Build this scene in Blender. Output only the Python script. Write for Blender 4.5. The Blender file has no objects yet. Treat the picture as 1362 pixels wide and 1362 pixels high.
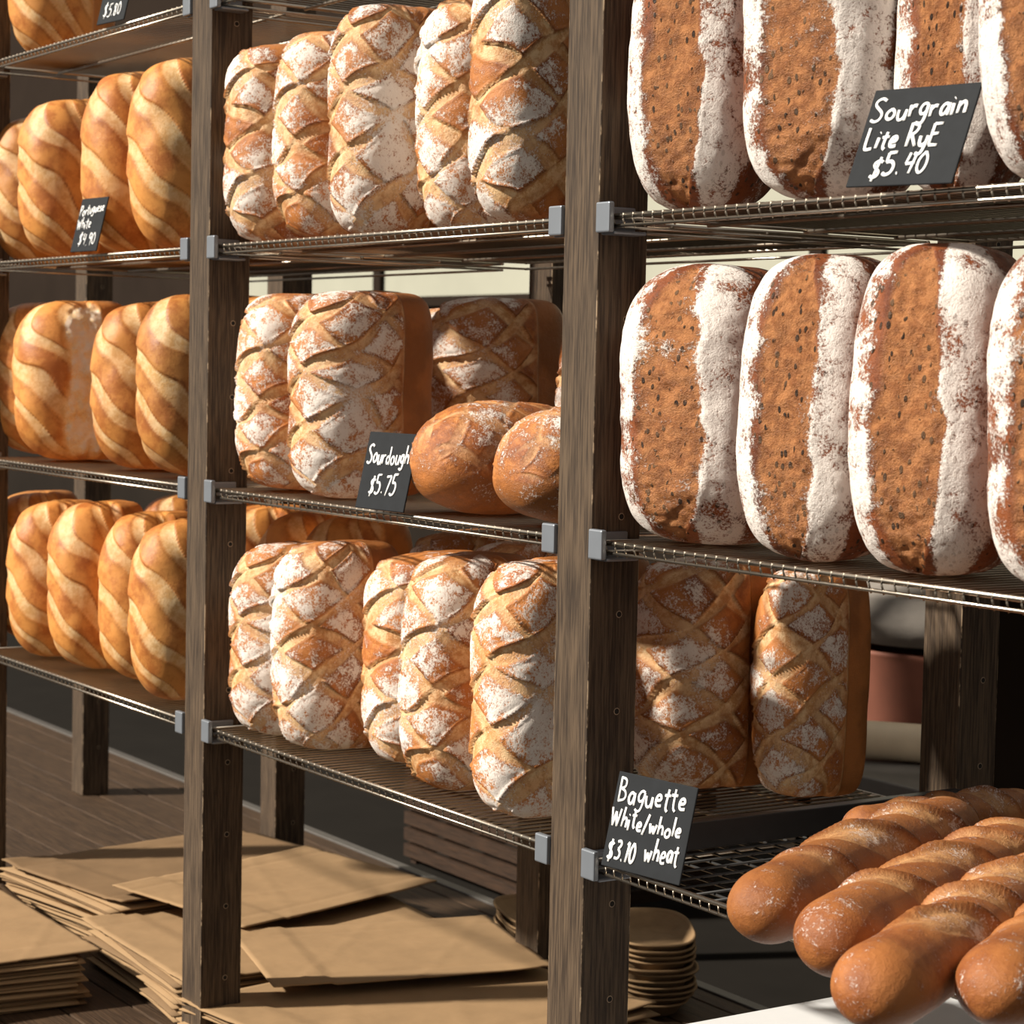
import bpy, math, random
from mathutils import Vector, Matrix, noise
random.seed(7)
C = bpy.context.scene.collection
R = math.radians
# ---------------------------------------------------------------- camera frame
PITCH, ROLL, FPX = R(3.83), R(1.2), 2930.0
F0 = Vector((-0.8358, 0.549, 0)).normalized(); R0 = Vector((F0.y, -F0.x, 0)); ZV = Vector((0, 0, 1))
CAM = Vector((2.151, -1.478, 1.45))
FW = (math.cos(PITCH)*F0 - math.sin(PITCH)*ZV).normalized()
U0 = (math.sin(PITCH)*F0 + math.cos(PITCH)*ZV).normalized()
RC = (math.cos(ROLL)*R0 + math.sin(ROLL)*U0).normalized()
UC = (math.cos(ROLL)*U0 - math.sin(ROLL)*R0).normalized()
def ray(px, py): return FW + RC*((px-681)/FPX) + UC*((681-py)/FPX)
def at_y(px, py, y):
    d = ray(px, py); return CAM + d*((y-CAM.y)/d.y)
def at_z(px, py, z):
    d = ray(px, py); return CAM + d*((z-CAM.z)/d.z)
cd = bpy.data.cameras.new('camera'); cam = bpy.data.objects.new('camera', cd); C.objects.link(cam)
cd.sensor_width = 36; cd.lens = 36*FPX/1362
m = Matrix.Identity(4)
for i in range(3):
    m[i][0] = RC[i]; m[i][1] = UC[i]; m[i][2] = -FW[i]; m[i][3] = CAM[i]
cam.matrix_world = m
cd.dof.use_dof = True; cd.dof.focus_distance = 2.6; cd.dof.aperture_fstop = 13
cd.clip_end = 200
bpy.context.scene.camera = cam
# ---------------------------------------------------------------- node helpers
class NT:
    def __init__(s, name):
        s.m = bpy.data.materials.new(name); s.m.use_nodes = True
        s.t = s.m.node_tree; s.n = s.t.nodes; s.b = s.n['Principled BSDF']
    def link(s, a, b): s.t.links.new(a, b)
    def put(s, sock, v):
        if hasattr(v, 'is_output'): s.link(v, sock)
        else:
            if isinstance(v, tuple) and len(v) == 3 and sock.type == 'RGBA': v = v + (1,)
            sock.default_value = v
    def math(s, op, a, b=0.0, clamp=False):
        n = s.n.new('ShaderNodeMath'); n.operation = op; n.use_clamp = clamp
        s.put(n.inputs[0], a); s.put(n.inputs[1], b); return n.outputs[0]
    def mix(s, f, a, b):
        n = s.n.new('ShaderNodeMix'); n.data_type = 'RGBA'
        s.put(n.inputs[0], f); s.put(n.inputs[6], a); s.put(n.inputs[7], b); return n.outputs[2]
    def ramp(s, f, lo, hi):
        n = s.n.new('ShaderNodeMapRange'); n.interpolation_type = 'SMOOTHSTEP'
        s.put(n.inputs[0], f); n.inputs[1].default_value = lo; n.inputs[2].default_value = hi; return n.outputs[0]
    def coord(s, scale=(1, 1, 1), rnd=True):
        tc = s.n.new('ShaderNodeTexCoord'); mp = s.n.new('ShaderNodeMapping')
        s.link(tc.outputs['Object'], mp.inputs[0]); mp.inputs['Scale'].default_value = scale
        if rnd:
            oi = s.n.new('ShaderNodeObjectInfo'); v = s.n.new('ShaderNodeCombineXYZ')
            a = s.math('MULTIPLY', oi.outputs['Random'], 17.0)
            s.link(a, v.inputs[0]); s.link(a, v.inputs[2]); s.link(v.outputs[0], mp.inputs['Location'])
        return mp.outputs[0]
    def noise(s, co, sc, det=3, rough=.55):
        n = s.n.new('ShaderNodeTexNoise'); s.link(co, n.inputs['Vector'])
        n.inputs['Scale'].default_value = sc; n.inputs['Detail'].default_value = det; n.inputs['Roughness'].default_value = rough
        return n.outputs[0]
    def bump(s, h, st, dist=.01):
        n = s.n.new('ShaderNodeBump'); n.inputs['Strength'].default_value = st; n.inputs['Distance'].default_value = dist
        s.put(n.inputs['Height'], h); s.link(n.outputs[0], s.b.inputs['Normal'])
    def col(s, c): s.put(s.b.inputs['Base Color'], c)
    def rough(s, v): s.put(s.b.inputs['Roughness'], v)
def simple(name, c, rough=.6, metal=0, var=.12, nsc=30, bump=0, spec=.5):
    t = NT(name); co = t.coord(); n = t.noise(co, nsc)
    t.col(t.mix(n, tuple(x*(1-var) for x in c), tuple(min(1, x*(1+var)) for x in c)))
    t.rough(rough); t.b.inputs['Metallic'].default_value = metal; t.b.inputs['Specular IOR Level'].default_value = spec
    if bump: t.bump(n, bump)
    return t.m
def bread(name, gold, brown, dark, cutA, cutB, flour=0.0, seeds=False, rough=.42, side=None, bst=.45, spec=.38):
    t = NT(name); co = t.coord()
    at = t.n.new('ShaderNodeAttribute'); at.attribute_name = 'pat'
    sp = t.n.new('ShaderNodeSeparateColor'); t.link(at.outputs['Color'], sp.inputs[0])
    cut, fl, dk = sp.outputs; cr = at.outputs['Alpha']
    n1 = t.noise(co, 16, 4); n2 = t.noise(co, 62, 6, .78); n3 = t.noise(co, 340, 3, .85)
    k = t.ramp(t.math('ADD', t.math('MULTIPLY', n1, .6), t.math('MULTIPLY', n2, .4)), .42, .60)
    c = t.mix(k, gold, brown)
    if side: c = t.mix(cr, t.mix(t.ramp(n1, .4, .6), side, tuple(x*.7 for x in side)), c)
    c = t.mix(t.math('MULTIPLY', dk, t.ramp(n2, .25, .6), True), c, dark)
    oi = t.n.new('ShaderNodeObjectInfo')
    hs = t.n.new('ShaderNodeHueSaturation')
    t.link(t.math('ADD', t.math('MULTIPLY', oi.outputs['Random'], .34), .84), hs.inputs['Value'])
    t.link(c, hs.inputs['Color']); c = hs.outputs[0]
    c = t.mix(cut, c, t.mix(t.ramp(n2, .40, .60), cutA, cutB))
    fsum = t.math('ADD', fl, t.math('ADD', t.math('MULTIPLY', n2, 1.9), t.math('MULTIPLY', n3, 1.6)))
    fsum = t.math('ADD', fsum, t.math('MULTIPLY', n1, .7))
    ff = t.math('MULTIPLY', t.ramp(fsum, 2.34, 2.70), flour)          # noise mean 2.1
    if seeds:
        co2 = t.coord((1, 1, .55)); v = t.n.new('ShaderNodeTexVoronoi'); t.link(co2, v.inputs['Vector']); v.inputs['Scale'].default_value = 125
        sd = t.math('MULTIPLY', t.ramp(v.outputs['Distance'], .31, .24), t.ramp(t.noise(co, 60, 1), .43, .49))
        sd = t.math('MULTIPLY', sd, t.math('SUBTRACT', 1.0, t.math('MULTIPLY', ff, .8)))
        c = t.mix(ff, c, (.84, .78, .73))
        c = t.mix(sd, c, t.mix(t.ramp(n1, .4, .6), (.035, .018, .010), (.15, .08, .04)))
    else:
        c = t.mix(ff, c, (.86, .80, .74))
        sd = 0.0
    t.col(c); t.rough(t.math('ADD', t.math('MULTIPLY', ff, .4), rough))
    t.b.inputs['Specular IOR Level'].default_value = spec
    h = t.math('ADD', t.math('MULTIPLY', n2, 1.0), t.math('MULTIPLY', n3, .45))
    h = t.math('ADD', h, t.math('MULTIPLY', t.math('MULTIPLY', cut, n3), .8))
    h = t.math('ADD', h, t.math('MULTIPLY', ff, .25))
    if seeds: h = t.math('ADD', h, t.math('MULTIPLY', sd, .5))
    t.bump(h, bst, .005)
    return t.m
def wood(name, a, b, wear, axis='Z', hx=.035, hy=.035, edge=True):
    t = NT(name)
    sc = {'Z': (1, 1, .045), 'X': (.045, 1, 1), 'Y': (1, .045, 1)}[axis]
    co = t.coord(sc); n1 = t.noise(co, 60, 5, .7); n2 = t.noise(co, 300, 3, .6)
    g = t.ramp(t.math('ADD', t.math('MULTIPLY', n1, .35), t.math('MULTIPLY', n2, .65)), .38, .62)
    c = t.mix(g, a, b)
    if edge:
        tc = t.n.new('ShaderNodeTexCoord'); s = t.n.new('ShaderNodeSeparateXYZ'); t.link(tc.outputs['Object'], s.inputs[0])
        ex = t.ramp(t.math('ABSOLUTE', t.math('SUBTRACT', s.outputs[0], hx)), hx-.0022, hx-.0003)
        ey = t.ramp(t.math('ABSOLUTE', t.math('SUBTRACT', s.outputs[1], hy)), hy-.0022, hy-.0003)
        e = t.math('MULTIPLY', ex, ey)
        wn = t.ramp(t.noise(t.coord((1, 1, .5)), 40, 4, .7), .50, .60)
        c = t.mix(t.math('MULTIPLY', e, wn), c, wear)
    t.b.inputs['Specular IOR Level'].default_value = .25
    t.col(c); t.rough(.65); t.bump(g, .35, .002)
    return t.m
M = {}
M['spiral'] = bread('crust_spiral', (.63, .275, .070), (.42, .140, .032), (.20, .056, .013), (.88, .66, .38), (.74, .45, .18), flour=.7, side=(.46, .18, .045), rough=.45, bst=.24, spec=.33)
M['sour'] = bread('crust_sourdough', (.55, .21, .058), (.30, .088, .023), (.080, .025, .010), (.90, .66, .38), (.64, .33, .12), flour=.94, side=(.44, .16, .042), spec=.32)
M['rye'] = bread('crust_rye', (.27, .080, .026), (.14, .036, .013), (.05, .018, .009), (.43, .185, .070), (.26, .098, .034), flour=.96, seeds=True, side=(.20, .060, .020), bst=.6, spec=.25)
M['bag'] = bread('crust_baguette', (.36, .132, .038), (.23, .072, .021), (.09, .028, .010), (.58, .33, .15), (.37, .17, .065), flour=.65, rough=.5, bst=.4, spec=.32)
M['post'] = wood('dark_stained_wood', (.034, .023, .016), (.108, .074, .047), (.42, .31, .20))
M['deck'] = wood('deck_wood', (.036, .021, .012), (.075, .044, .024), (.2, .15, .1), axis='X', edge=False)
M['hole'] = simple('hole_rim', (.35, .26, .17), .7)
M['holed'] = simple('hole_dark', (.01, .008, .006), .9)
M['chrome'] = simple('chrome_wire', (.55, .49, .41), .3, 1, .05)
M['wire'] = simple('dull_wire', (.36, .31, .25), .4, 1, .08)
M['blackwire'] = simple('black_wire', (.05, .05, .05), .45, .4)
M['clip'] = simple('grey_bracket', (.20, .22, .25), .45, .4, .1)
M['rail'] = simple('black_rail', (.03, .028, .028), .4, .3, .2)
M['card'] = simple('blackboard_card', (.014, .016, .019), .75, 0, .3, 60, spec=.2)
M['chalk'] = simple('white_marker', (.85, .86, .86), .6, 0, .05)
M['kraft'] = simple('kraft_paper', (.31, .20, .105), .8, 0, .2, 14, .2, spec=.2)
M['kraft2'] = simple('kraft_paper_dark', (.20, .125, .065), .8, 0, .2, 14, .2, spec=.2)  # darker kraft tone for some bags in each pile
M['basket'] = simple('basket_board', (.24, .155, .082), .8, 0, .2, 40, .2, spec=.15)
M['steel'] = simple('steel_trim', (.13, .12, .11), .5, .5, .15)
M['white'] = simple('white_plastic', (.72, .73, .74), .45, 0, .04)
M['cream'] = simple('pale_wood', (.66, .54, .38), .5, 0, .1)
M['red'] = simple('red_plastic', (.22, .075, .045), .7, 0, .2, 12)
M['greycloth'] = simple('grey_cloth', (.20, .18, .16), .9, 0, .4, 14, .3, spec=.1)
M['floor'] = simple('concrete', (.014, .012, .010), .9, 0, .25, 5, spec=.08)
M['bgpanel'] = simple('pale_panel', (.36, .36, .29), .6, 0, .15, 3)  # pale colour carries the brightness of the background strip
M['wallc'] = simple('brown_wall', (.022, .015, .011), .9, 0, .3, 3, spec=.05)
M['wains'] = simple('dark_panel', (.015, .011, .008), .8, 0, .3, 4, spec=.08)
M['crate'] = wood('crate_wood', (.022, .012, .007), (.050, .026, .014), (.2, .15, .1), axis='X', edge=False)
# ---------------------------------------------------------------- mesh builder
class MB:
    def __init__(s): s.v = []; s.f = []; s.mi = []; s.sm = []
    def add(s, vs, fs, mi=0, smooth=False):
        o = len(s.v); s.v += [tuple(p) for p in vs]
        for f in fs: s.f.append([o+i for i in f]); s.mi.append(mi); s.sm.append(smooth)
        return s
    def box(s, a, b, mi=0):
        x0, y0, z0 = a; x1, y1, z1 = b
        vs = [(x0,y0,z0),(x1,y0,z0),(x1,y1,z0),(x0,y1,z0),(x0,y0,z1),(x1,y0,z1),(x1,y1,z1),(x0,y1,z1)]
        return s.add(vs, [(0,3,2,1),(4,5,6,7),(0,1,5,4),(1,2,6,5),(2,3,7,6),(3,0,4,7)], mi)
    def tube(s, pts, r, n=6, mi=0, squash=None, cap=True):
        pts = [Vector(p) for p in pts]; vs = []; fs = []
        for i, p in enumerate(pts):
            d = (pts[min(i+1, len(pts)-1)] - pts[max(i-1, 0)])
            d = d.normalized() if d.length > 1e-9 else Vector((1, 0, 0))
            ref = Vector((0, 0, 1)) if abs(d.z) < .9 else Vector((0, 1, 0))
            if squash: ref = Vector((0, 1, 0)) if abs(d.y) < .9 else Vector((1, 0, 0))
            a = d.cross(ref).normalized(); b = d.cross(a).normalized()
            for k in range(n):
                t = 2*math.pi*k/n
                vs.append(p + a*math.cos(t)*r + b*math.sin(t)*r*(squash or 1))
        for i in range(len(pts)-1):
            for k in range(n):
                fs.append((i*n+k, i*n+(k+1) % n, (i+1)*n+(k+1) % n, (i+1)*n+k))
        if cap: fs.append(tuple(range(n))[::-1]); fs.append(tuple((len(pts)-1)*n+k for k in range(n)))
        return s.add(vs, fs, mi, True)
    def build(s, name, mats, parent=None, bevel=0, loc=None):
        me = bpy.data.meshes.new(name); me.from_pydata(s.v, [], s.f)
        for mm in (mats if isinstance(mats, (list, tuple)) else [mats]): me.materials.append(mm)
        me.polygons.foreach_set('material_index', s.mi); me.polygons.foreach_set('use_smooth', s.sm)
        me.update()
        o = bpy.data.objects.new(name, me); C.objects.link(o)
        if parent: o.parent = parent
        if loc is not None: o.location = loc
        if bevel:
            b = o.modifiers.new('bevel', 'BEVEL'); b.width = bevel; b.segments = 2; b.limit_method = 'ANGLE'
        return o
def tag(o, label, cat, group=None, kind=None):
    o['label'] = label; o['category'] = cat
    if group: o['group'] = group
    if kind: o['kind'] = kind
    return o
def struct(o): o['kind'] = 'structure'; return o
def empty(name, loc=(0, 0, 0)):
    o = bpy.data.objects.new(name, None); C.objects.link(o); o.location = loc; o.empty_display_size = .05; return o
def copy_tree(o, parent=None):
    c = o.copy(); C.objects.link(c)
    if parent: c.parent = parent
    for ch in list(o.children): copy_tree(ch, c)
    return c
# ---------------------------------------------------------------- heights
ZT, Z1, Z2, Z3, ZD = 2.005, 1.625, 1.249, .874, .35
PW = .07
# ---------------------------------------------------------------- room
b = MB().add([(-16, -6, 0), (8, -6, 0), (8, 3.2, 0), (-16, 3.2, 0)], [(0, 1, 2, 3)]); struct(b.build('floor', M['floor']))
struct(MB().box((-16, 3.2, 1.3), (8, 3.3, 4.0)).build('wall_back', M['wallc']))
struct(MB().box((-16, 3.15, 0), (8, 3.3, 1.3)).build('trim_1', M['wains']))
wn = struct(MB().box((-7.4, 3.185, 1.72), (1.0, 3.199, 2.7)).build('bright_panel_1', M['bgpanel']))  # added panel, no real window; background brightness is put into its colour
wf = MB()
for k in range(7): wf.box((-7.4+k*1.4-.03, 3.165, 1.68), (-7.4+k*1.4+.03, 3.184, 2.74))
for z in (1.68, 2.70): wf.box((-7.37, 3.166, z), (.97, 3.183, z+.04))
wf.build('panel_frame', M['wallc'], wn)  # made-up bars dividing the added bright panel
# ---------------------------------------------------------------- posts
def post_mesh():
    p = MB().box((0, 0, 0), (PW, PW, 2.45))
    for k in range(21):
        z = .12 + k*.115; cx = PW+.0004; n = 10; y = .042
        for rr, dx, mi in ((.0044, 0, 1), (.0034, .0004, 2)):
            vs = [(cx+dx, y+rr*math.cos(2*math.pi*i/n), z+rr*math.sin(2*math.pi*i/n)) for i in range(n)]
            p.add(vs, [tuple(range(n))], mi)
    return p
posts = [(-2.085, 0, 'dark stained wooden shelf post cut by the left edge of the photo'),
         (-1.035, 0, 'dark stained front post between spiral loaves and lattice scored loaves'),
         (0, 0, 'large dark stained front post between lattice loaves and seeded rye loaves'),
         (1.035, 0, 'dark stained front post at the near end of the rye loaf shelves'),
         (-3.06, .63, 'dark square rear post standing on the plank deck at far left'),
         (-2.03, .64, 'dark rear post above the crumpled paper bags behind lower shelf'),
         (-1.005, .62, 'dark rear post beside the flat stack of oval baskets'),
         (0, .60, 'dark rear post right of the shaded lattice loaves and red tub'),
         (1.035, .60, 'dark rear post at the near end of the rye loaf shelves')]
p0 = post_mesh().build('wooden_post', [M['post'], M['hole'], M['holed']], bevel=.0015)
for i, (x, y, lab) in enumerate(posts):
    o = p0 if i == 0 else copy_tree(p0)
    o.location = (x, y, ZD)
    tag(o, lab, 'post', 'dark stained posts of the bread rack')
# ---------------------------------------------------------------- shelves
SW = 1.035-PW
def make_shelf(grid=False):
    root = empty('wire_shelf')
    fr = MB(); y0, y1 = .010, .585
    for z, r in ((-.003, .0030), (-.014, .0021)):
        fr.tube([(0, y0, z), (SW, y0, z)], r, 8)
        fr.tube([(0, y1, z), (SW, y1, z)], r, 8)
    for x in (.004, SW-.004):
        fr.tube([(x, y0, -.003), (x, y1, -.003)], .0030, 6); fr.tube([(x, y0, -.014), (x, y1, -.014)], .0020, 6)
    fr.build('frame', M['chrome'], root)
    w = MB()
    if grid:
        n = 30
        for i in range(1, n): w.tube([(SW*i/n, y0+.002, -.0035), (SW*i/n, y1, -.0035)], .0017, 4)
        for j in range(1, 18): w.tube([(0, y0+(y1-y0)*j/18, -.0065), (SW, y0+(y1-y0)*j/18, -.0065)], .0017, 4)
        w.build('wire_grid', M['blackwire'], root)
        t = MB()
        for i in range(1, 60): t.tube([(SW*i/60, y0-.001, -.003), (SW*i/60, y0-.001, -.015)], .0012, 4)
        t.build('front_ticks', M['wire'], root)
        MB().box((.012, .06, 0), (.030, y1, .034)).build('side_rail', M['rail'], root, bevel=.002)
    else:
        n = 52
        for i in range(1, n):
            x = SW*i/n
            w.tube([(x, y0+.001, -.017), (x, y0-.0026, -.007), (x, y0-.0024, -.001), (x, y0+.005, -.0008), (x, y1, -.0015)], .0014, 4)
        for y in (.16, .31, .46): w.tube([(0, y, -.0052), (SW, y, -.0052)], .0028, 6)
        w.build('wire_grid', M['wire'], root)
    for x0, x1, s in ((0, .027, 0), (SW-.027, SW, 1)):
        bk = MB().box((x0, -.005, -.022), (x1, .003, .013))
        xa = x0 if s == 0 else x1-.004
        bk.box((xa, .003, -.022), (xa+.004, .05, .009)); bk.box((x0, .003, -.024), (x1, .05, -.020))
        bk.build('bracket', M['clip'], root, bevel=.002)
    return root
sh = make_shelf(); shg = make_shelf(True)
rows = [(ZT, 'topmost'), (Z1, 'upper'), (Z2, 'middle'), (Z3, 'lower')]
bays = [(-2.07, 'spiral loaf section left of the first full post'), (-1.035, 'lattice loaf section between the two big posts'), (0, 'rye loaf section right of the big post')]
first = True
for bx, bl in bays:
    for z, rl in rows:
        if bx == 0 and z == ZT: continue
        if bx == 0 and z == Z3: o = shg; tag(o, 'black grid wire shelf with chrome front rail holding the baguettes', 'shelf', 'wire shelves of the bread rack')
        else:
            o = sh if first else copy_tree(sh); first = False
            tag(o, rl+' chrome wire shelf of the '+bl, 'shelf', 'wire shelves of the bread rack')
        o.location = (bx+PW, 0, z)
# ---------------------------------------------------------------- loaves
def ss(a, b, x):
    t = max(0, min(1, (x-a)/(b-a))); return t*t*(3-2*t)
def frac(x): return x-math.floor(x)
def loaf_mesh(kind, w, d, H, seed, nt=190, nz=236, rnd=False, torn=False, fb=0):
    rs = Vector((seed*3.7, seed*1.3, seed*2.1))
    N = lambda p, s: noise.noise(Vector(p)*s+rs)
    pan = kind in ('spiral', 'sour')
    df = d*(.60 if pan else .54); db = d-df
    nback = 2.3 if rnd else (5 if pan else 3.4)
    vs = []; cols = []
    def pt(th, ze):
        ct, st = math.cos(th), math.sin(th)
        front = ss(-.25, .25, ct)
        hb = df if ct > 0 else db
        n = nback*(1-front)+((2.6 if kind == 'sour' and not rnd else 2.35) if pan else 2.8)*front
        r = 1/((abs(st)/(w/2))**n+(abs(ct)/hb)**n)**(1/n)
        if pan and not rnd: r *= 1-.065*ss(-.02, -.16, ct)
        if pan: nn = (2.5 if rnd else 6.5)*(1-front)+(2.5 if rnd else (4.0 if kind == 'sour' else 3.0))*front
        else: nn = 3.3
        s = max(0, 1-abs(ze)**nn)**(1/nn)
        x, y = r*st*s, -r*ct*s
        z = H/2*ze
        g = N((x, y, z), 9)*.006+N((x, y, z), 25)*.0022
        a = th*w*.52
        cut = fl = dk = 0; h = 0
        m = ss(-.12, .18, ct) if pan else 1
        me = ss(1.0, .90, abs(ze))
        wx = N((x, y+3, z), 11)
        if kind == 'spiral':
            q = (z+.95*a+3.0*a*abs(a))/.086+wx*.42+seed*.37
            f = frac(q)
            if f < .38:
                u = f/.38; hh = -.40*math.sin(math.pi*u)**.7+.10*u
                cut = ss(0, .03, f)*(.50+.50*u)*ss(.38, .35, f)
                cut *= .82+.4*N((x, y, z), 20)
            else:
                u = (f-.38)/.62; hh = .10+.50*(1-u)**.6*ss(0, .06, u)
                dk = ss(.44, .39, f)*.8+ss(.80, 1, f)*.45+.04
            h = hh*.0038*m*me; cut *= m*me; dk *= m
            fl = -.5
            if torn:
                k = ss(42, 50, math.degrees(th)+wx*10)*ss(100, 88, math.degrees(th))*ss(.97, .85, abs(ze))
                cut = cut*(1-k)+k; dk *= 1-k; h = h*(1-k)+k*(N((x, y, z), 80)*.005+N((x, y, z), 35)*.007-.003); fl += (1.05+.4*N((x, y, z), 40))*k
            if ct < -.12: dk = 0
        elif kind == 'sour':
            P = .078; a -= R(27)*w*.52
            wz = wx*.017; wa = N((x, y+7, z), 13)*.013
            q1 = (z+wz-.95*(a+wa))/P+seed*.31; q2 = (z+wz+.95*(a+wa))/P+seed*.57
            s1 = frac(q1)-.5; s2 = frac(q2)-.5
            L1 = .30+.70*abs(math.sin(math.pi*(q2*.5+.15+seed*.2))); L2 = .30+.70*abs(math.sin(math.pi*(q1*.5+.6)))
            k1 = ss(.30, .50, L1); k2 = ss(.30, .50, L2)
            w1 = .15*L1; w2 = .15*L2
            c1 = ss(w1+.018, w1-.018, abs(s1)); c2 = ss(w2+.018, w2-.018, abs(s2))
            e1 = (math.exp(-((s1-w1-.030)/.028)**2)+.35*math.exp(-((s1+w1+.03)/.025)**2))*k1
            e2 = (math.exp(-((s2-w2-.030)/.028)**2)+.35*math.exp(-((s2+w2+.03)/.025)**2))*k2
            c2 *= 1-.7*c1*k1; e2 *= 1-c1; e1 *= 1-.6*c2
            c = max(c1, c2); e = max(e1, e2)
            dd = min(max(0, abs(s1)-w1), max(0, abs(s2)-w2))
            sd1 = (s1/max(w1, .02)) if c1 > c2 else (s2/max(w2, .02))
            h = (-.0036*c*(.7+.3*sd1)+.0040*e+.0022*ss(0, .25, dd))*m*me
            cut = min(1, c*(.62+.45*ss(-.2, 1, sd1)+.3*N((x, y, z), 45)))*m*me
            dk = (e*.60+.6*ss(-.5, -1, sd1)*c)*m*(.55+N((x, y, z), 30))+.06
            big = N((x, y, z), 10)
            fl = (.38+fb+.62*big+.12*ss(0, .15, dd)-.24*e-.26*c)-.30*ss(48, 82, math.degrees(th))
            fl = min(fl, .58)
            if ct < -.02: fl = min(fl, -.35+.3*big)
            ridge = math.exp(-((ct+.07)/.03)**2)*(0 if rnd else 1)*(1 if st > 0 else 0)
            cut = max(cut, ridge*.75*(.6+N((x, y, z), 40))); fl += ridge*.45
            if rnd: fl = .05+.5*big*ss(.2, .6, ct); cut *= .35; h *= .35; dk = dk*.5+.38
        elif kind == 'rye':
            deg = math.degrees(th)
            wob = wx*7+N((x, y, z), 40)*4
            c1 = 0+wob*.8; hw = 22+5*N((0, 0, z), 20)
            taper = math.sqrt(max(0, 1-(ze/.97)**4))
            u = (deg-c1)/(hw*max(taper, .02))
            inb = ss(1.08, .92, abs(u))
            lip = math.exp(-((abs(u)-1.10)/.12)**2)*taper
            h = (-.0024*inb+.0010*lip)+inb*(N((x, y, z), 55)*.0020+N((x, y, z), 110)*.0020)+N((x, y, z), 70)*.0008
            cut = inb*(.95)
            band = ss(14, 24, deg)*ss(66, 50, deg+16*wx)
            lft = ss(-20, -30, deg)*ss(-75, -58, deg+10*wx)
            big = N((x, y, z), 10); md = N((x, y, z), 28)
            fl = .0+(.72*band+.60*lft)*(1-inb)+.10*lip+.38*big+.42*md+.06*ss(.8, .95, abs(ze))
            fl -= .20*inb*(1-.8*ss(.5, .95, abs(u)))
            fl = min(fl, .68)
            dk = .2*lip+.18
        r_ = math.hypot(x, y) or 1
        nx, ny = x/r_, y/r_
        x += nx*(h+g*.6)*ss(0, .35, s); y += ny*(h+g)*ss(0, .35, s)
        zz = z + (h*.8+g*.6)*(ze)*ss(.75, 1, abs(ze))
        crust = ss(-.14, -.04, ct) if pan else 1
        return (x, y, zz+H/2), (max(0, min(1, cut)), max(-1, min(1.5, fl)), max(0, min(1, dk)), crust)
    fs = []
    for i in range(1, nz):
        t = -1+2*i/nz
        ze = math.sin(math.pi/2*t); ze = .6*ze+.4*math.sin(math.pi/2*ze)
        for j in range(nt):
            p, c = pt(-math.pi+2*math.pi*j/nt, ze); vs.append(p); cols.append(c)
    for ze in (-1, 1):
        p, c = pt(0, ze); vs.append((0, 0, p[2])); cols.append((0, c[1] if kind != 'spiral' else -.2, .3, 1))
    R_ = nz-1; bot = R_*nt; top = bot+1
    for i in range(R_-1):
        for j in range(nt):
            fs.append((i*nt+j, i*nt+(j+1) % nt, (i+1)*nt+(j+1) % nt, (i+1)*nt+j))
    for j in range(nt):
        fs.append((bot, (j+1) % nt, j)); fs.append((top, (R_-1)*nt+j, (R_-1)*nt+(j+1) % nt))
    me = bpy.data.meshes.new(kind+'_loaf'); me.from_pydata(vs, [], fs)
    at = me.color_attributes.new('pat', 'FLOAT_COLOR', 'POINT')
    at.data.foreach_set('color', [k for c in cols for k in c])
    me.polygons.foreach_set('use_smooth', [True]*len(fs)); me.materials.append(M[kind]); me.update()
    me['df'] = df; me['w'] = w; me['d'] = d; me['H'] = H
    me['zmin'] = min(v[2] for v in vs)
    return me
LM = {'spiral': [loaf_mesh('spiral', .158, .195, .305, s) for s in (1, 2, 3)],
      'sour': [loaf_mesh('sour', .142, .200, .302, s) for s in (4, 5, 6, 7)],
      'rye': [loaf_mesh('rye', .172, .170, .315, s) for s in (8, 9, 10)]}
LM['torn'] = [loaf_mesh('spiral', .158, .195, .305, 2.5, torn=True)]
LM['dim'] = [loaf_mesh('sour', .142, .200, .302, s, fb=-.08) for s in (15, 17)]  # less flour, so part of the back loaves' shade sits in their colour
LM['round'] = [loaf_mesh('sour', .158, .148, .30, 12, rnd=True), loaf_mesh('sour', .158, .148, .30, 14, rnd=True)]
NAME = {'spiral': 'white_loaf', 'torn': 'white_loaf', 'sour': 'sourdough_loaf', 'dim': 'sourdough_loaf', 'rye': 'rye_loaf'}
def put_loaf(kind, var, X, Y, Z, rz, lean, sc, label, group, leany=0):
    me = LM[kind][var % len(LM[kind])]
    o = bpy.data.objects.new(NAME[kind], me); C.objects.link(o)
    o.rotation_euler = (R(leany), R(lean), R(rz)); o.scale = (sc[0], sc[0], sc[1])
    o.location = (X, Y, Z+.001-me['zmin']*sc[1]+abs(math.sin(R(lean)))*.02)
    tag(o, label, 'bread', group); return o
def front(kind, var, px, py, yf, z, rz, lean, sc, label, group):
    me = LM[kind][var % len(LM[kind])]
    p = at_y(px, py, yf+.035)
    return put_loaf(kind, var, p.x+me['w']*sc[0]*.49, yf+me['df']*sc[0], z, rz, lean, sc, label, group)
G1 = 'golden spiral scored white loaves'; G2 = 'floury lattice scored sourdough loaves'; G3 = 'seeded rye loaves standing on end'
ordn = ['leftmost', 'second from left', 'third from left', 'fourth from left', 'fifth from left', 'sixth from left']
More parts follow.
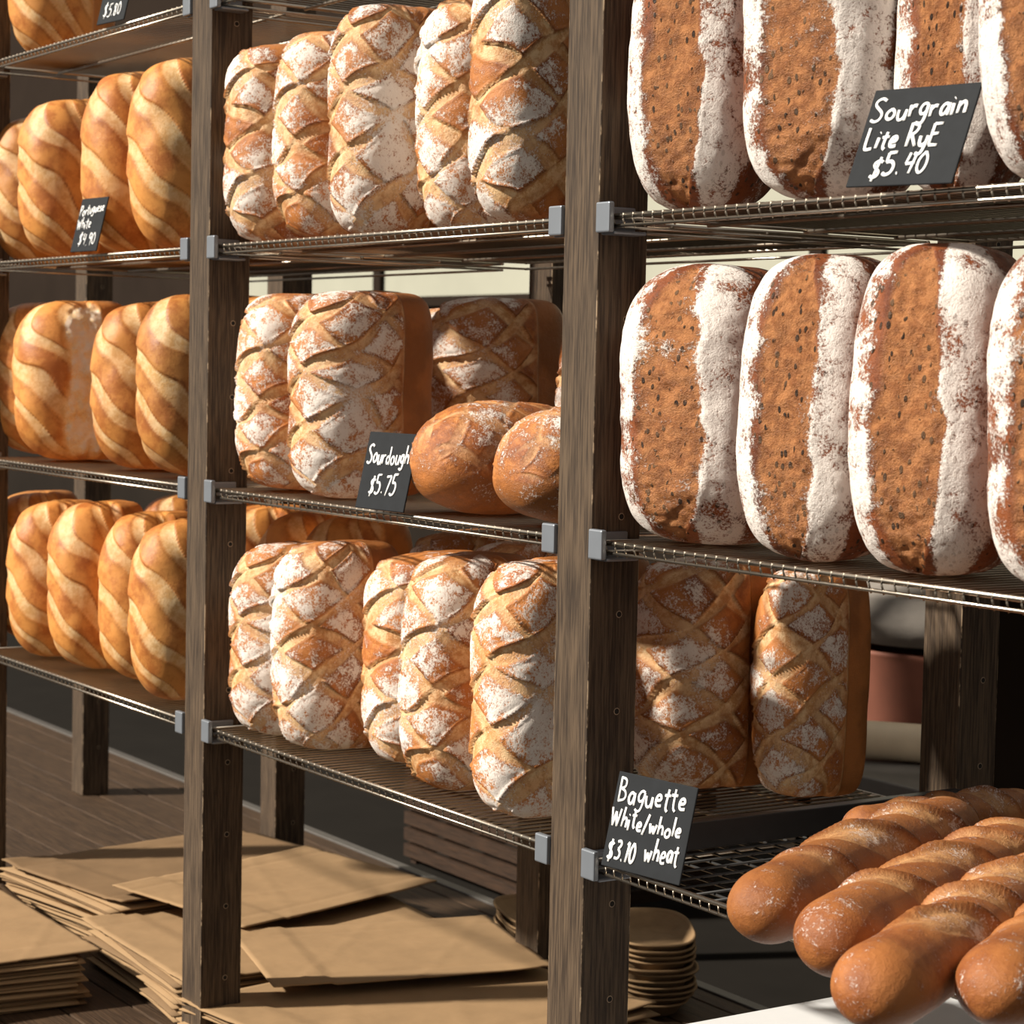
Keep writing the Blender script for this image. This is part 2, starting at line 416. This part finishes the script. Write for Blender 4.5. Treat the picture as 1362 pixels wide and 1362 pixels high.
# left section
for k, (px, yf, s) in enumerate([(-5, .035, .95), (32, .005, .97), (116, .01, 1.06), (178, .005, 1.06)]):
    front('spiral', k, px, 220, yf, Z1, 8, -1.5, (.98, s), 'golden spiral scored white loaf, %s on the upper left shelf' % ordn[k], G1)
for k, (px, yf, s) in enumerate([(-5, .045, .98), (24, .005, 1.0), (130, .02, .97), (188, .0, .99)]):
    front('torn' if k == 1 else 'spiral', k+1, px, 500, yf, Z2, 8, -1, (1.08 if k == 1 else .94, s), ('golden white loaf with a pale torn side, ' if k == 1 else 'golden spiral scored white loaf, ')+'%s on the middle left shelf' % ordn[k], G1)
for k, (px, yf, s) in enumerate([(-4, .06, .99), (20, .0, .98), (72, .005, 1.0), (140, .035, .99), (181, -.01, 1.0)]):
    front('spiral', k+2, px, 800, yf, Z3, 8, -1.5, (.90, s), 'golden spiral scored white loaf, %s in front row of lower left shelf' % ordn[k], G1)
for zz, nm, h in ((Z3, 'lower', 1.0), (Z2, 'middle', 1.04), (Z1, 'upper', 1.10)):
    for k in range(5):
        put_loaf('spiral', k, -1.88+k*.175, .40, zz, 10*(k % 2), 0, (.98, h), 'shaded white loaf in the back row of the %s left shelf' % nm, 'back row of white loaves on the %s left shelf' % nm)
p = at_y(20, 20, .06); put_loaf('spiral', 1, p.x+.07, .14, ZT, 10, 0, (1, 1), 'golden loaf cut off by the top left corner of the photo', G1)
# middle section
for k, (px, yf, s, rz) in enumerate([(306, .0, 1.0, 5), (374, .01, 1.02, 0), (440, .01, 1.08, 10), (562, .05, 1.05, 0), (627, .0, 1.08, 5)]):
    front('sour', k, px, 170, yf, Z1, rz, 0, (.94, s), 'floury lattice scored sourdough loaf, %s on upper shelf between the posts' % ordn[k], G2)
front('sour', 1, 322, 520, .0, Z2, 5, 0, (.95, 1.0), 'floury sourdough loaf standing next to the left post, middle shelf', G2)
front('sour', 2, 387, 520, .0, Z2, 6, 0, (1.06, 1.0), 'lattice scored sourdough loaf standing left of the Sourdough price sign', G2)
p = at_y(556, 470, .30); put_loaf('dim', 0, p.x+.06, .42, Z2, 8, 0, (1.14, 1.0), 'shaded sourdough loaf standing behind the loaf lying on its back', G2)
p = at_y(716, 470, .30); put_loaf('dim', 1, p.x+.07, .42, Z2, 12, 0, (1.05, .96), 'shaded sourdough loaf mostly hidden by the big post, middle shelf', G2)
p = at_y(500, 470, .30); put_loaf('dim', 1, p.x+.00, .46, Z2, 12, 0, (1.05, .96), 'shaded sourdough loaf at the back of the middle shelf near left post', G2)
def lying(px, label, var, yy, rz):
    me = LM['round'][var]; p = at_y(px, 610, yy+.06)
    o = bpy.data.objects.new('sourdough_loaf', me); C.objects.link(o)
    o.rotation_euler = (R(-90), 0, R(rz)); o.location = (p.x+.086, yy, Z2+.003+(me['d']-me['df']))
    o.scale = (1.05, 1, .9)
    tag(o, label, 'bread', G2)
lying(568, 'sourdough loaf lying flat right of the Sourdough price sign', 0, .005, 4)
lying(676, 'sourdough loaf lying flat against the big post', 1, -.01, 0)
for k, (px, yf, s, rz) in enumerate([(312, .0, .97, 5), (370, .0, 1.02, 2), (487, .05, 1.0, 5), (535, .0, 1.06, 10), (630, .0, 1.08, 5)]):
    front('sour', k+2, px, 870, yf, Z3, rz, 0, (.95, s), 'floury lattice sourdough loaf, %s in front row of lower shelf between posts' % ordn[k], G2)
for k in range(3):
    put_loaf('sour', k, -.87+k*.175, .43, Z3, 8, 0, (1.0, 1.0), 'shaded sourdough loaf in back row of lower shelf, only its top showing', 'hidden back row of sourdough loaves on the lower shelf')
p = at_y(836, 900, .33); put_loaf('dim', 0, p.x+.074, .42, Z3, 0, 0, (1.07, 1.04), 'dark shaded lattice loaf seen just right of the big post', G2)
p = at_y(1000, 900, .44); put_loaf('dim', 1, p.x+.065, .50, Z3, 0, 0, (.80, 1.03), 'dark shaded lattice loaf beside the rear post and blurred red tub', G2)
# right section
for k, (px, yf, s, rz) in enumerate([(838, -.01, 1.02, 22), (975, -.01, 1.04, 22), (1193, .06, 1.0, 22), (1302, -.01, 1.03, 20)]):
    front('rye', k, px, 120, yf, Z1, rz, [0, 1, 0, -2][k], ([.96, 1.10, .78, .93][k], s), 'floury seeded rye loaf, %s on the upper right shelf' % ordn[k], G3)
for k, (px, yf, s, rz) in enumerate([(816, -.012, 1.0, 20), (980, -.015, 1.02, 20), (1126, -.01, 1.04, 20), (1302, -.015, 1.03, 20)]):
    front('rye', k+1, px, 545, yf, Z2, rz, [1, 1, 0, 0][k], ([1.15, .96, 1.0, 1.0][k], s), 'floury seeded rye loaf with rust brown split, %s on middle right shelf' % ordn[k], G3)
# ---------------------------------------------------------------- baguettes
def baguette_mesh(seed, L=.56, r=.043):
    rs = Vector((seed*5.1, seed, 0)); nl, nt = 340, 72
    vs = []; cols = []; fs = []
    for i in range(nl+1):
        t = i/nl; y = L*t
        e = min(1, t/.10); e2 = min(1, (1-t)/.10)
        s = (1-(1-e)**2.2)**(1/2.2)*(1-(1-e2)**2.3)**(1/2.3)*(.95+.05*noise.noise(Vector((y*7, seed, 0))))
        bx = .006*math.sin(t*5+seed)
        for j in range(nt):
            th = 2*math.pi*j/nt; ct, st = math.cos(th), math.sin(th)   # ct=1 top
            a = (th if th < math.pi else th-2*math.pi)
            q = (y-.085)/.130 - a*.30+.40*noise.noise(Vector((st*.2, seed, y*7))+rs)
            f = frac(q); m = ss(.0, .5, ct+.25*noise.noise(Vector((seed, 4, y*12))))*ss(.11, .16, y)*ss(L-.03, L-.07, y)
            cut = ss(.16, .20, f)*ss(.58, .54, f)*m
            h = (-.0035*cut+.0068*math.exp(-((f-.61)/.055)**2)*m*(1+.6*noise.noise(Vector((st, ct, y*30))+rs))+.001*math.sin(math.pi*f)*m)
            h += noise.noise(Vector((st*.04, ct*.04, y))*20+rs)*.0016+cut*noise.noise(Vector((st*.04, ct*.04, y))*70+rs)*.0012
            rr = r*s+h*min(1, s*2)
            vs.append((rr*1.04*st+bx, y, rr*.93*ct)); cols.append((cut*.75, .03+.26*noise.noise(Vector((st, ct, y*20))+rs)*(1 if ct > 0 else 0)+.10*cut, math.exp(-((f-.63)/.045)**2)*m*.7, 1))
    for i in range(nl):
        for j in range(nt): fs.append((i*nt+(j+1) % nt, (i+1)*nt+(j+1) % nt, (i+1)*nt+j, i*nt+j))
    me = bpy.data.meshes.new('baguette'); me.from_pydata(vs, [], fs)
    at = me.color_attributes.new('pat', 'FLOAT_COLOR', 'POINT'); at.data.foreach_set('color', [k for c in cols for k in c])
    me.polygons.foreach_set('use_smooth', [True]*len(fs)); me.materials.append(M['bag']); me.update()
    return me
bgm = [baguette_mesh(1), baguette_mesh(2), baguette_mesh(3)]
bl = [((1155, 1096), -2, 0, .54, 'rearmost baguette, dark and mostly behind the others'),
      ((1010, 1208), 24, 1, 1, 'baguette nearest the Baguette price sign, end over the rail'),
      ((1108, 1251), 24, 2, 1, 'second baguette from the Baguette price sign'),
      ((1154, 1315), 24, 0, 1, 'large baguette at the bottom reaching furthest over the rail'),
      ((1320, 1314), 24, 1, 1, 'baguette cut off by the bottom right corner of the photo')]
for (px, py), rz, v, L, lab in bl:
    p = at_z(px, py, Z3+.041)
    o = bpy.data.objects.new('baguette', bgm[v]); C.objects.link(o); a = R(rz)
    o.location = (p.x+.034*math.sin(a), p.y-.034*math.cos(a), Z3+(.0415 if L == 1 else .034)); o.rotation_euler = (0, 0, a); o.scale = (.78 if L < 1 else 1, L, .78 if L < 1 else 1)
    tag(o, lab, 'baguette', 'baguettes on the black grid shelf')
# ---------------------------------------------------------------- price signs
GL = {
'S': (.58, [[(.55,.88),(.35,1),(.1,.9),(.05,.72),(.28,.54),(.5,.36),(.45,.1),(.2,0),(0,.1)]]),
's': (.38, [[(.33,.45),(.18,.5),(.06,.38),(.2,.26),(.32,.14),(.2,0),(.03,.06)]]),
'o': (.47, [[(.25,.5),(.05,.35),(.05,.12),(.22,0),(.42,.12),(.42,.38),(.25,.5)]]),
'u': (.46, [[(.03,.5),(.05,.12),(.2,0),(.36,.15),(.4,.5)],[(.4,.5),(.42,0)]]),
'r': (.36, [[(.05,.5),(.07,0)],[(.07,.3),(.2,.48),(.35,.45)]]),
'g': (.45, [[(.4,.45),(.2,.52),(.04,.3),(.15,.05),(.38,.15),(.4,.45)],[(.4,.45),(.38,-.2),(.2,-.33),(.02,-.24)]]),
'a': (.45, [[(.4,.42),(.2,.52),(.04,.28),(.12,.03),(.3,.05),(.4,.42)],[(.4,.5),(.43,0)]]),
'i': (.18, [[(.08,.5),(.08,0)],[(.08,.72),(.11,.75)]]),
'n': (.43, [[(.05,.5),(.06,0)],[(.06,.3),(.2,.5),(.36,.42),(.38,0)]]),
'L': (.5, [[(.1,1),(.06,.05),(.2,0),(.46,.05)]]),
't': (.36, [[(.18,.85),(.15,.1),(.3,0)],[(0,.6),(.35,.62)]]),
'e': (.42, [[(.05,.25),(.38,.3),(.3,.5),(.12,.48),(.03,.25),(.12,.03),(.4,.08)]]),
'R': (.54, [[(.08,1),(.08,0)],[(.05,.95),(.35,1),(.5,.8),(.35,.55),(.1,.5)],[(.2,.5),(.52,0)]]),
'P': (.52, [[(.08,1),(.08,0)],[(.05,.95),(.35,1),(.5,.78),(.35,.55),(.1,.5)]]),
'y': (.45, [[(.05,.5),(.08,.15),(.25,.05),(.4,.2)],[(.42,.5),(.38,-.2),(.2,-.33),(.05,-.25)]]),
'E': (.5, [[(.48,.95),(.08,.95)],[(.08,.95),(.06,.02)],[(.06,.02),(.48,0)],[(.06,.5),(.4,.52)]]),
'$': (.52, [[(.46,.8),(.3,.9),(.1,.8),(.08,.65),(.25,.5),(.42,.35),(.38,.15),(.2,.08),(.04,.18)],[(.3,1.05),(.2,-.08)]]),
'5': (.52, [[(.5,1),(.14,.98)],[(.14,.98),(.1,.58)],[(.1,.58),(.35,.62),(.5,.4),(.4,.08),(.15,0),(.02,.1)]]),
'.': (.2, [[(.07,.03),(.12,.05)]]),
'4': (.5, [[(.12,.95),(.06,.45)],[(.06,.45),(.46,.48)],[(.4,.9),(.36,0)]]),
'0': (.5, [[(.28,1),(.06,.7),(.06,.25),(.25,0),(.45,.25),(.46,.7),(.28,1)]]),
'd': (.47, [[(.38,.4),(.18,.5),(.04,.25),(.15,.02),(.36,.15)],[(.42,1),(.4,0)]]),
'h': (.45, [[(.06,1),(.06,0)],[(.06,.3),(.22,.5),(.38,.4),(.4,0)]]),
'7': (.48, [[(.03,.95),(.46,1)],[(.46,1),(.2,0)]]),
'B': (.54, [[(.08,1),(.08,0)],[(.05,.98),(.4,.95),(.4,.62),(.12,.54)],[(.12,.54),(.45,.45),(.48,.12),(.06,0)]]),
'W': (.78, [[(.03,1),(.2,0)],[(.2,0),(.38,.8)],[(.38,.8),(.55,0)],[(.55,0),(.75,1)]]),
'w': (.6, [[(.03,.5),(.15,0)],[(.15,0),(.28,.4)],[(.28,.4),(.42,0)],[(.42,0),(.55,.5)]]),
'/': (.4, [[(.36,1.05),(.03,-.12)]]),
'l': (.18, [[(.1,1),(.1,0)]]),
'3': (.48, [[(.05,.92),(.3,1),(.42,.78),(.2,.55)],[(.2,.55),(.45,.35),(.35,.03),(.03,.05)]]),
'1': (.28, [[(.06,.85),(.18,1)],[(.18,1),(.16,0)]]),
'9': (.48, [[(.42,.85),(.2,1),(.05,.75),(.2,.5),(.42,.7)],[(.42,.85),(.38,0)]]),
'8': (.48, [[(.4,.85),(.22,1),(.06,.82),(.22,.55),(.42,.25),(.25,0),(.06,.2),(.24,.55),(.4,.85)]]),
' ': (.28, []),
}
def chaikin(p):
    if len(p) < 3: return p
    for _ in range(2):
        q = [p[0]]
        for a, b_ in zip(p, p[1:]):
            q.append((a[0]*.75+b_[0]*.25, a[1]*.75+b_[1]*.25)); q.append((a[0]*.25+b_[0]*.75, a[1]*.25+b_[1]*.75))
        q.append(p[-1]); p = q
    return p
def sign(px, py, y, z, w, h, yaw, lean, roll, lines, label, stroke=.0020):
    p = at_y(px, py, y)
    root = empty('price_sign')
    root.matrix_world = Matrix.Translation((p.x, y, z+.003)) @ Matrix.Rotation(R(yaw), 4, 'Z') @ Matrix.Rotation(R(-lean), 4, 'X') @ Matrix.Rotation(R(-roll), 4, 'Y')
    tag(root, label, 'sign', 'black price signs with white handwriting')
    MB().box((0, 0, 0), (w, .0025, h)).build('card', M['card'], root, bevel=.001)
    for txt, x0, x1, zb, hh in lines:
        tot = sum(GL[c][0]+.09 for c in txt); sx = (x1-x0)*w/tot
        mb = MB(); cx = x0*w
        for c in txt:
            gw, st = GL[c]; jz = random.uniform(-.0022, .0022); sh_ = random.uniform(-.05, .12); zz = random.uniform(.92, 1.1)
            for pl in st:
                pts = [(cx+(u+sh_*v)*sx, -.0006, zb*h+v*hh*h*zz+jz+.04*(cx)) for u, v in chaikin(pl)]
                if len(pts) == 2:
                    a, b_ = Vector(pts[0]), Vector(pts[1]); pts = [a, a.lerp(b_, .5), b_]
                mb.tube(pts, stroke*random.uniform(.85, 1.1), 8, squash=.45)
            cx += (gw+.09)*sx
        if mb.v: mb.build('lettering', M['chalk'], root)
    return root
sign(1124, 256, -.034, Z1, .128, .104, 8, 22, -1, [('Sourgrain', .05, .95, .66, .24), ('Lite RyE', .06, .78, .36, .22), ('$5.40', .20, .74, .07, .23)], 'black price sign reading Sourgrain Lite Rye $5.40 leaning on rye loaves')
sign(472, 668, -.018, Z2, .110, .106, 6, 13, 0, [('Sourdough', .07, .93, .58, .25), ('$5.75', .22, .78, .18, .25)], 'black price sign reading Sourdough $5.75 on the middle shelf', .0017)
sign(799, 1146, -.010, Z3, .126, .110, 8, 14, 0, [('Baguette', .05, .92, .68, .25), ('White/whole', .02, .92, .42, .2), ('$3.10', .06, .42, .08, .2), ('wheat', .52, .95, .14, .24)], 'black price sign reading Baguette White/whole wheat $3.10', .0018)
sign(93, 338, -.020, Z1, .095, .096, 5, 14, 0, [('Portuguese', .05, .97, .68, .2), ('White', .06, .6, .42, .2), ('$4.90', .25, .9, .1, .22)], 'small black price sign among spiral loaves on the upper left shelf', .0013)
sign(128, 40, -.008, ZT, .095, .098, 5, 14, 0, [('$5.80', .2, .85, .1, .24)], 'black price sign cut off by the top edge of the photo', .0013)
# ---------------------------------------------------------------- base deck
root = empty('base_deck', (0, 0, 0)); tag(root, 'low dark wooden plank deck carrying the paper bags under the rack', 'platform')
d = MB(); y = -.42
while y < .92:
    d.box((-5.2, y, ZD-.03), (1.3, min(y+.105, .93), ZD)); y += .109
d.build('planks', M['deck'], root, bevel=.002)
MB().box((-5.2, .93, ZD-.06), (1.3, .955, ZD+.004)).build('metal_edge', M['steel'], root, bevel=.002)
fr = MB()
for y in (-.38, .25, .88): fr.box((-5.15, y-.03, ZD-.11), (1.25, y+.03, ZD-.031))
fr.build('joist', M['crate'], root)
for x in (-5.0, -3.5, -2.0, -.5, 1.1):
    for y in (-.38, .88): MB().box((x-.04, y-.04, 0), (x+.04, y+.04, ZD-.111)).build('leg', M['crate'], root)
# ---------------------------------------------------------------- paper bags
def bag_obj(cx, cy, z, wx, wy, rot, seed, curl, mat, tilt=0):
    nx, ny = (54, 46) if curl else (18, 14); rs = Vector((seed*2.3, seed*1.1, 0)); vs = []; fs = []
    for top in (1, 0):
        for i in range(nx+1):
            for j in range(ny+1):
                x = (i/nx-.5)*wx; y = (j/ny-.5)*wy
                wr = noise.noise(Vector((x*4, y*4, seed))+rs)
                e = abs(i/nx-.5)*2; f = abs(j/ny-.5)*2
                h = .0012*wr*(1 if curl else .3)
                if curl:
                    cr = abs((y*.8+x*.5+.03*seed) % .17-.085); h += .0014*max(0, 1-cr/.008)
                    cr = abs((x*.9-y*.25+.05*seed) % .14-.07); h += .0011*max(0, 1-cr/.006)
                    h += .011*curl*ss(.62, 1, e*f)*max(0, wr+.1)
                    if y < -wy*.5+.10: h += .0030
                    if abs(abs(x)-wx*.36) < .006: h -= .0012
                else:
                    h += -.0025*e**5+.0010*math.sin(x*14+seed)
                    x += .004*noise.noise(Vector((0, y*7, seed))); y += .003*noise.noise(Vector((x*7, 3, seed)))
                vs.append((x, y, h+.0024*(1 if top else 0)+.002))
    n1 = (nx+1)*(ny+1); I = lambda i, j: i*(ny+1)+j
    for i in range(nx):
        for j in range(ny):
            fs.append((I(i,j), I(i+1,j), I(i+1,j+1), I(i,j+1))); fs.append((n1+I(i,j), n1+I(i,j+1), n1+I(i+1,j+1), n1+I(i+1,j)))
    for i in range(nx):
        fs.append((I(i,0), n1+I(i,0), n1+I(i+1,0), I(i+1,0))); fs.append((I(i,ny), I(i+1,ny), n1+I(i+1,ny), n1+I(i,ny)))
    for j in range(ny):
        fs.append((I(0,j), I(0,j+1), n1+I(0,j+1), n1+I(0,j))); fs.append((I(nx,j), n1+I(nx,j), n1+I(nx,j+1), I(nx,j+1)))
    o = MB().add(vs, fs, 0, True).build('paper_bag', mat)
    o.location = (cx, cy, z); o.rotation_euler = (0, R(tilt), R(rot))
    return o
def pile(cx, cy, n, wx, wy, rot, name, toplabel, step=.0052, jit=.012):
    for k in range(n):
        top = k == n-1
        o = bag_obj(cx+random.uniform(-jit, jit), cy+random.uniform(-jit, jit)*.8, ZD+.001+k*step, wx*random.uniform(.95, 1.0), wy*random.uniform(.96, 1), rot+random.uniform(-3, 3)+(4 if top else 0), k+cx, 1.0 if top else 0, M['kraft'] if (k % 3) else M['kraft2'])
        tag(o, toplabel if top else 'flat brown kraft paper bag inside '+name, 'paper bag', name)
pile(-1.62, -.19, 17, .60, .34, -6, 'the front pile of paper bags at bottom left', 'topmost brown paper bag of the pile in the bottom left corner')
pile(-1.80, .36, 19, .44, .58, 8, 'the paper bag pile left of the left post', 'topmost crumpled brown paper bag behind the left post')
pile(-1.32, .33, 15, .46, .58, -4, 'the paper bag pile just right of the left post', 'topmost wide brown paper bag just right of the left post')
pile(-.82, .32, 14, .50, .60, 6, 'the paper bag pile left of the big post', 'topmost brown paper bag at bottom centre left of the big post')
pile(-.30, .36, 11, .46, .56, -6, 'the paper bag pile behind the big post', 'topmost brown paper bag behind the foot of the big post')
tag(bag_obj(-1.52, .42, ZD+.106, .36, .50, 16, 3.3, .5, M['kraft'], 2), 'loose creased paper bag bridging the two piles behind the left post', 'paper bag')
tag(bag_obj(-1.07, .40, ZD+.090, .36, .48, -14, 5.3, .5, M['kraft'], 0), 'loose creased paper bag lying askew between the two posts', 'paper bag')
# ---------------------------------------------------------------- oval baskets
def basket_mesh():
    mb = MB(); n = 40; prof = [(.78, 0), (.80, .002), (.96, .022), (1.0, .028), (1.05, .027), (1.05, .025), (1.0, .024), (.94, .021), (.76, .004), (0, .004)]
    vs = []; fs = []
    for s, z in prof:
        for k in range(n):
            t = 2*math.pi*k/n
            cx = abs(math.cos(t))**.7*(1 if math.cos(t) >= 0 else -1); sy = abs(math.sin(t))**.7*(1 if math.sin(t) >= 0 else -1)
            vs.append((.125*s*cx, .070*s*sy, z))
    for i in range(len(prof)-1):
        for k in range(n): fs.append((i*n+k, i*n+(k+1) % n, (i+1)*n+(k+1) % n, (i+1)*n+k))
    fs.append(tuple(range(n))[::-1])
    mb.add(vs, fs, 0, True); return mb
bk0 = None
for (cx, cy, n, rot, gl) in ((-1.18, .79, 7, -20, 'low basket stack behind the paper bags'), (-.86, .80, 11, -25, 'tall basket stack behind the big post')):
    for k in range(n):
        if bk0 is None: bk0 = basket_mesh().build('oval_basket', M['basket']); o = bk0
        else: o = bk0.copy(); C.objects.link(o)
        o.location = (cx+random.uniform(-.008, .008), cy+random.uniform(-.004, .004), ZD+.001+k*.0105); o.rotation_euler = (0, 0, R(rot+random.uniform(-7, 7)))
        tag(o, ('topmost brown oval basket of the ' if k == n-1 else 'brown oval basket nested inside the ')+gl, 'basket', gl)
# ---------------------------------------------------------------- white storage box under the baguettes
root = empty('storage_box', (.20, .06, ZD)); tag(root, 'white plastic storage box under the baguette shelf', 'box')
MB().box((0, 0, .001), (.66, .46, .32)).build('body', M['white'], root, bevel=.01)
MB().box((-.012, -.012, .3205), (.672, .472, .35)).build('lid', M['white'], root, bevel=.006)
# ---------------------------------------------------------------- things behind
root = empty('wooden_crate', (-3.3, 1.75, 0)); tag(root, 'dark brown slatted wooden crate on the floor behind the rack', 'crate')
s = MB()
for k in range(12):
    z = .02+k*.047
    s.box((0, 0, z), (.8, .014, z+.036)); s.box((.786, .015, z), (.80, .5, z+.036)); s.box((0, .5, z), (.8, .514, z+.036)); s.box((0, .015, z), (.014, .5, z+.036))
s.build('slats', M['crate'], root)
for x, y in ((.015, .015), (.755, .015), (.015, .47), (.755, .47)): MB().box((x, y, 0), (x+.03, y+.03, .58)).build('corner_post', M['crate'], root)
root = empty('side_table', (-2.2, 1.6, 0)); tag(root, 'low dark table behind the rack carrying blurred tub and rolling pin', 'table')
MB().box((0, 0, .585), (1.5, .7, .62)).build('tabletop', M['steel'], root, bevel=.004)
for x, y in ((.03, .03), (1.42, .03), (.03, .62), (1.42, .62)): MB().box((x, y, 0), (x+.05, y+.05, .584)).build('leg', M['wains'], root)
def lathe(prof, n=32, sx=1, sy=1):
    vs = []; fs = []
    for r, z in prof:
        for k in range(n): vs.append((r*sx*math.cos(2*math.pi*k/n), r*sy*math.sin(2*math.pi*k/n), z))
    for i in range(len(prof)-1):
        for k in range(n): fs.append((i*n+k, i*n+(k+1) % n, (i+1)*n+(k+1) % n, (i+1)*n+k))
    fs.append(tuple(range(n))[::-1]); fs.append(tuple((len(prof)-1)*n+k for k in range(n)))
    return MB().add(vs, fs, 0, True)
pin = empty('rolling_pin', (-1.27, 1.80, .6625)); tag(pin, 'blurred pale rolling pin seen beyond the shaded lattice loaves', 'rolling pin')
pin.rotation_euler = (R(90), 0, R(128))
lathe([(.030, -.11), (.038, -.105), (.041, -.09), (.041, .09), (.038, .105), (.030, .11)]).build('roller', M['cream'], pin)
for sgn in (-1, 1):
    h_ = lathe([(.010, .111), (.012, .12), (.015, .14), (.014, .16), (.008, .17)]).build('handle', M['cream'], pin)
    if sgn < 0: h_.rotation_euler = (math.pi, 0, 0)
tag(lathe([(.14, 0), (.15, .01), (.17, .18), (.18, .19), (.18, .20), (.165, .20), (.14, .03), (.01, .02)], sx=1.2).build('red_tub', M['red'], loc=(-1.56, 2.10, .621)), 'blurred dull red tub seen beside the rear post', 'tub')
tag(lathe([(.10, 0), (.2, .02), (.24, .07), (.20, .12), (.08, .16), (.02, .165)], sx=1.2).build('grey_cloth_bundle', M['greycloth'], loc=(-1.56, 2.10, .823)), 'blurred grey cloth bundle on the red tub', 'cloth')
tag(MB().box((-.32, 1.0, 0), (-.06, 1.12, 1.45)).build('dark_panel_board', M['wains'], bevel=.003), 'dark upright board behind the rear post at right edge', 'board')
# ---------------------------------------------------------------- light
sd = bpy.data.lights.new('sun', 'SUN'); sd.energy = 7.6; sd.angle = R(3); sd.color = (1, .92, .80)
so = bpy.data.objects.new('sun', sd); C.objects.link(so)
dirv = Vector((-.34, -.80, .60)); so.rotation_euler = dirv.to_track_quat('Z', 'Y').to_euler(); so.location = (-3, -5, 5)
w = bpy.data.worlds.new('world'); bpy.context.scene.world = w; w.use_nodes = True
w.node_tree.nodes['Background'].inputs[0].default_value = (1.0, .94, .86, 1); w.node_tree.nodes['Background'].inputs[1].default_value = .38
vs_ = bpy.context.scene.view_settings
try:
    vs_.view_transform = 'Standard'; vs_.look = 'None'
except Exception as e: print(e)
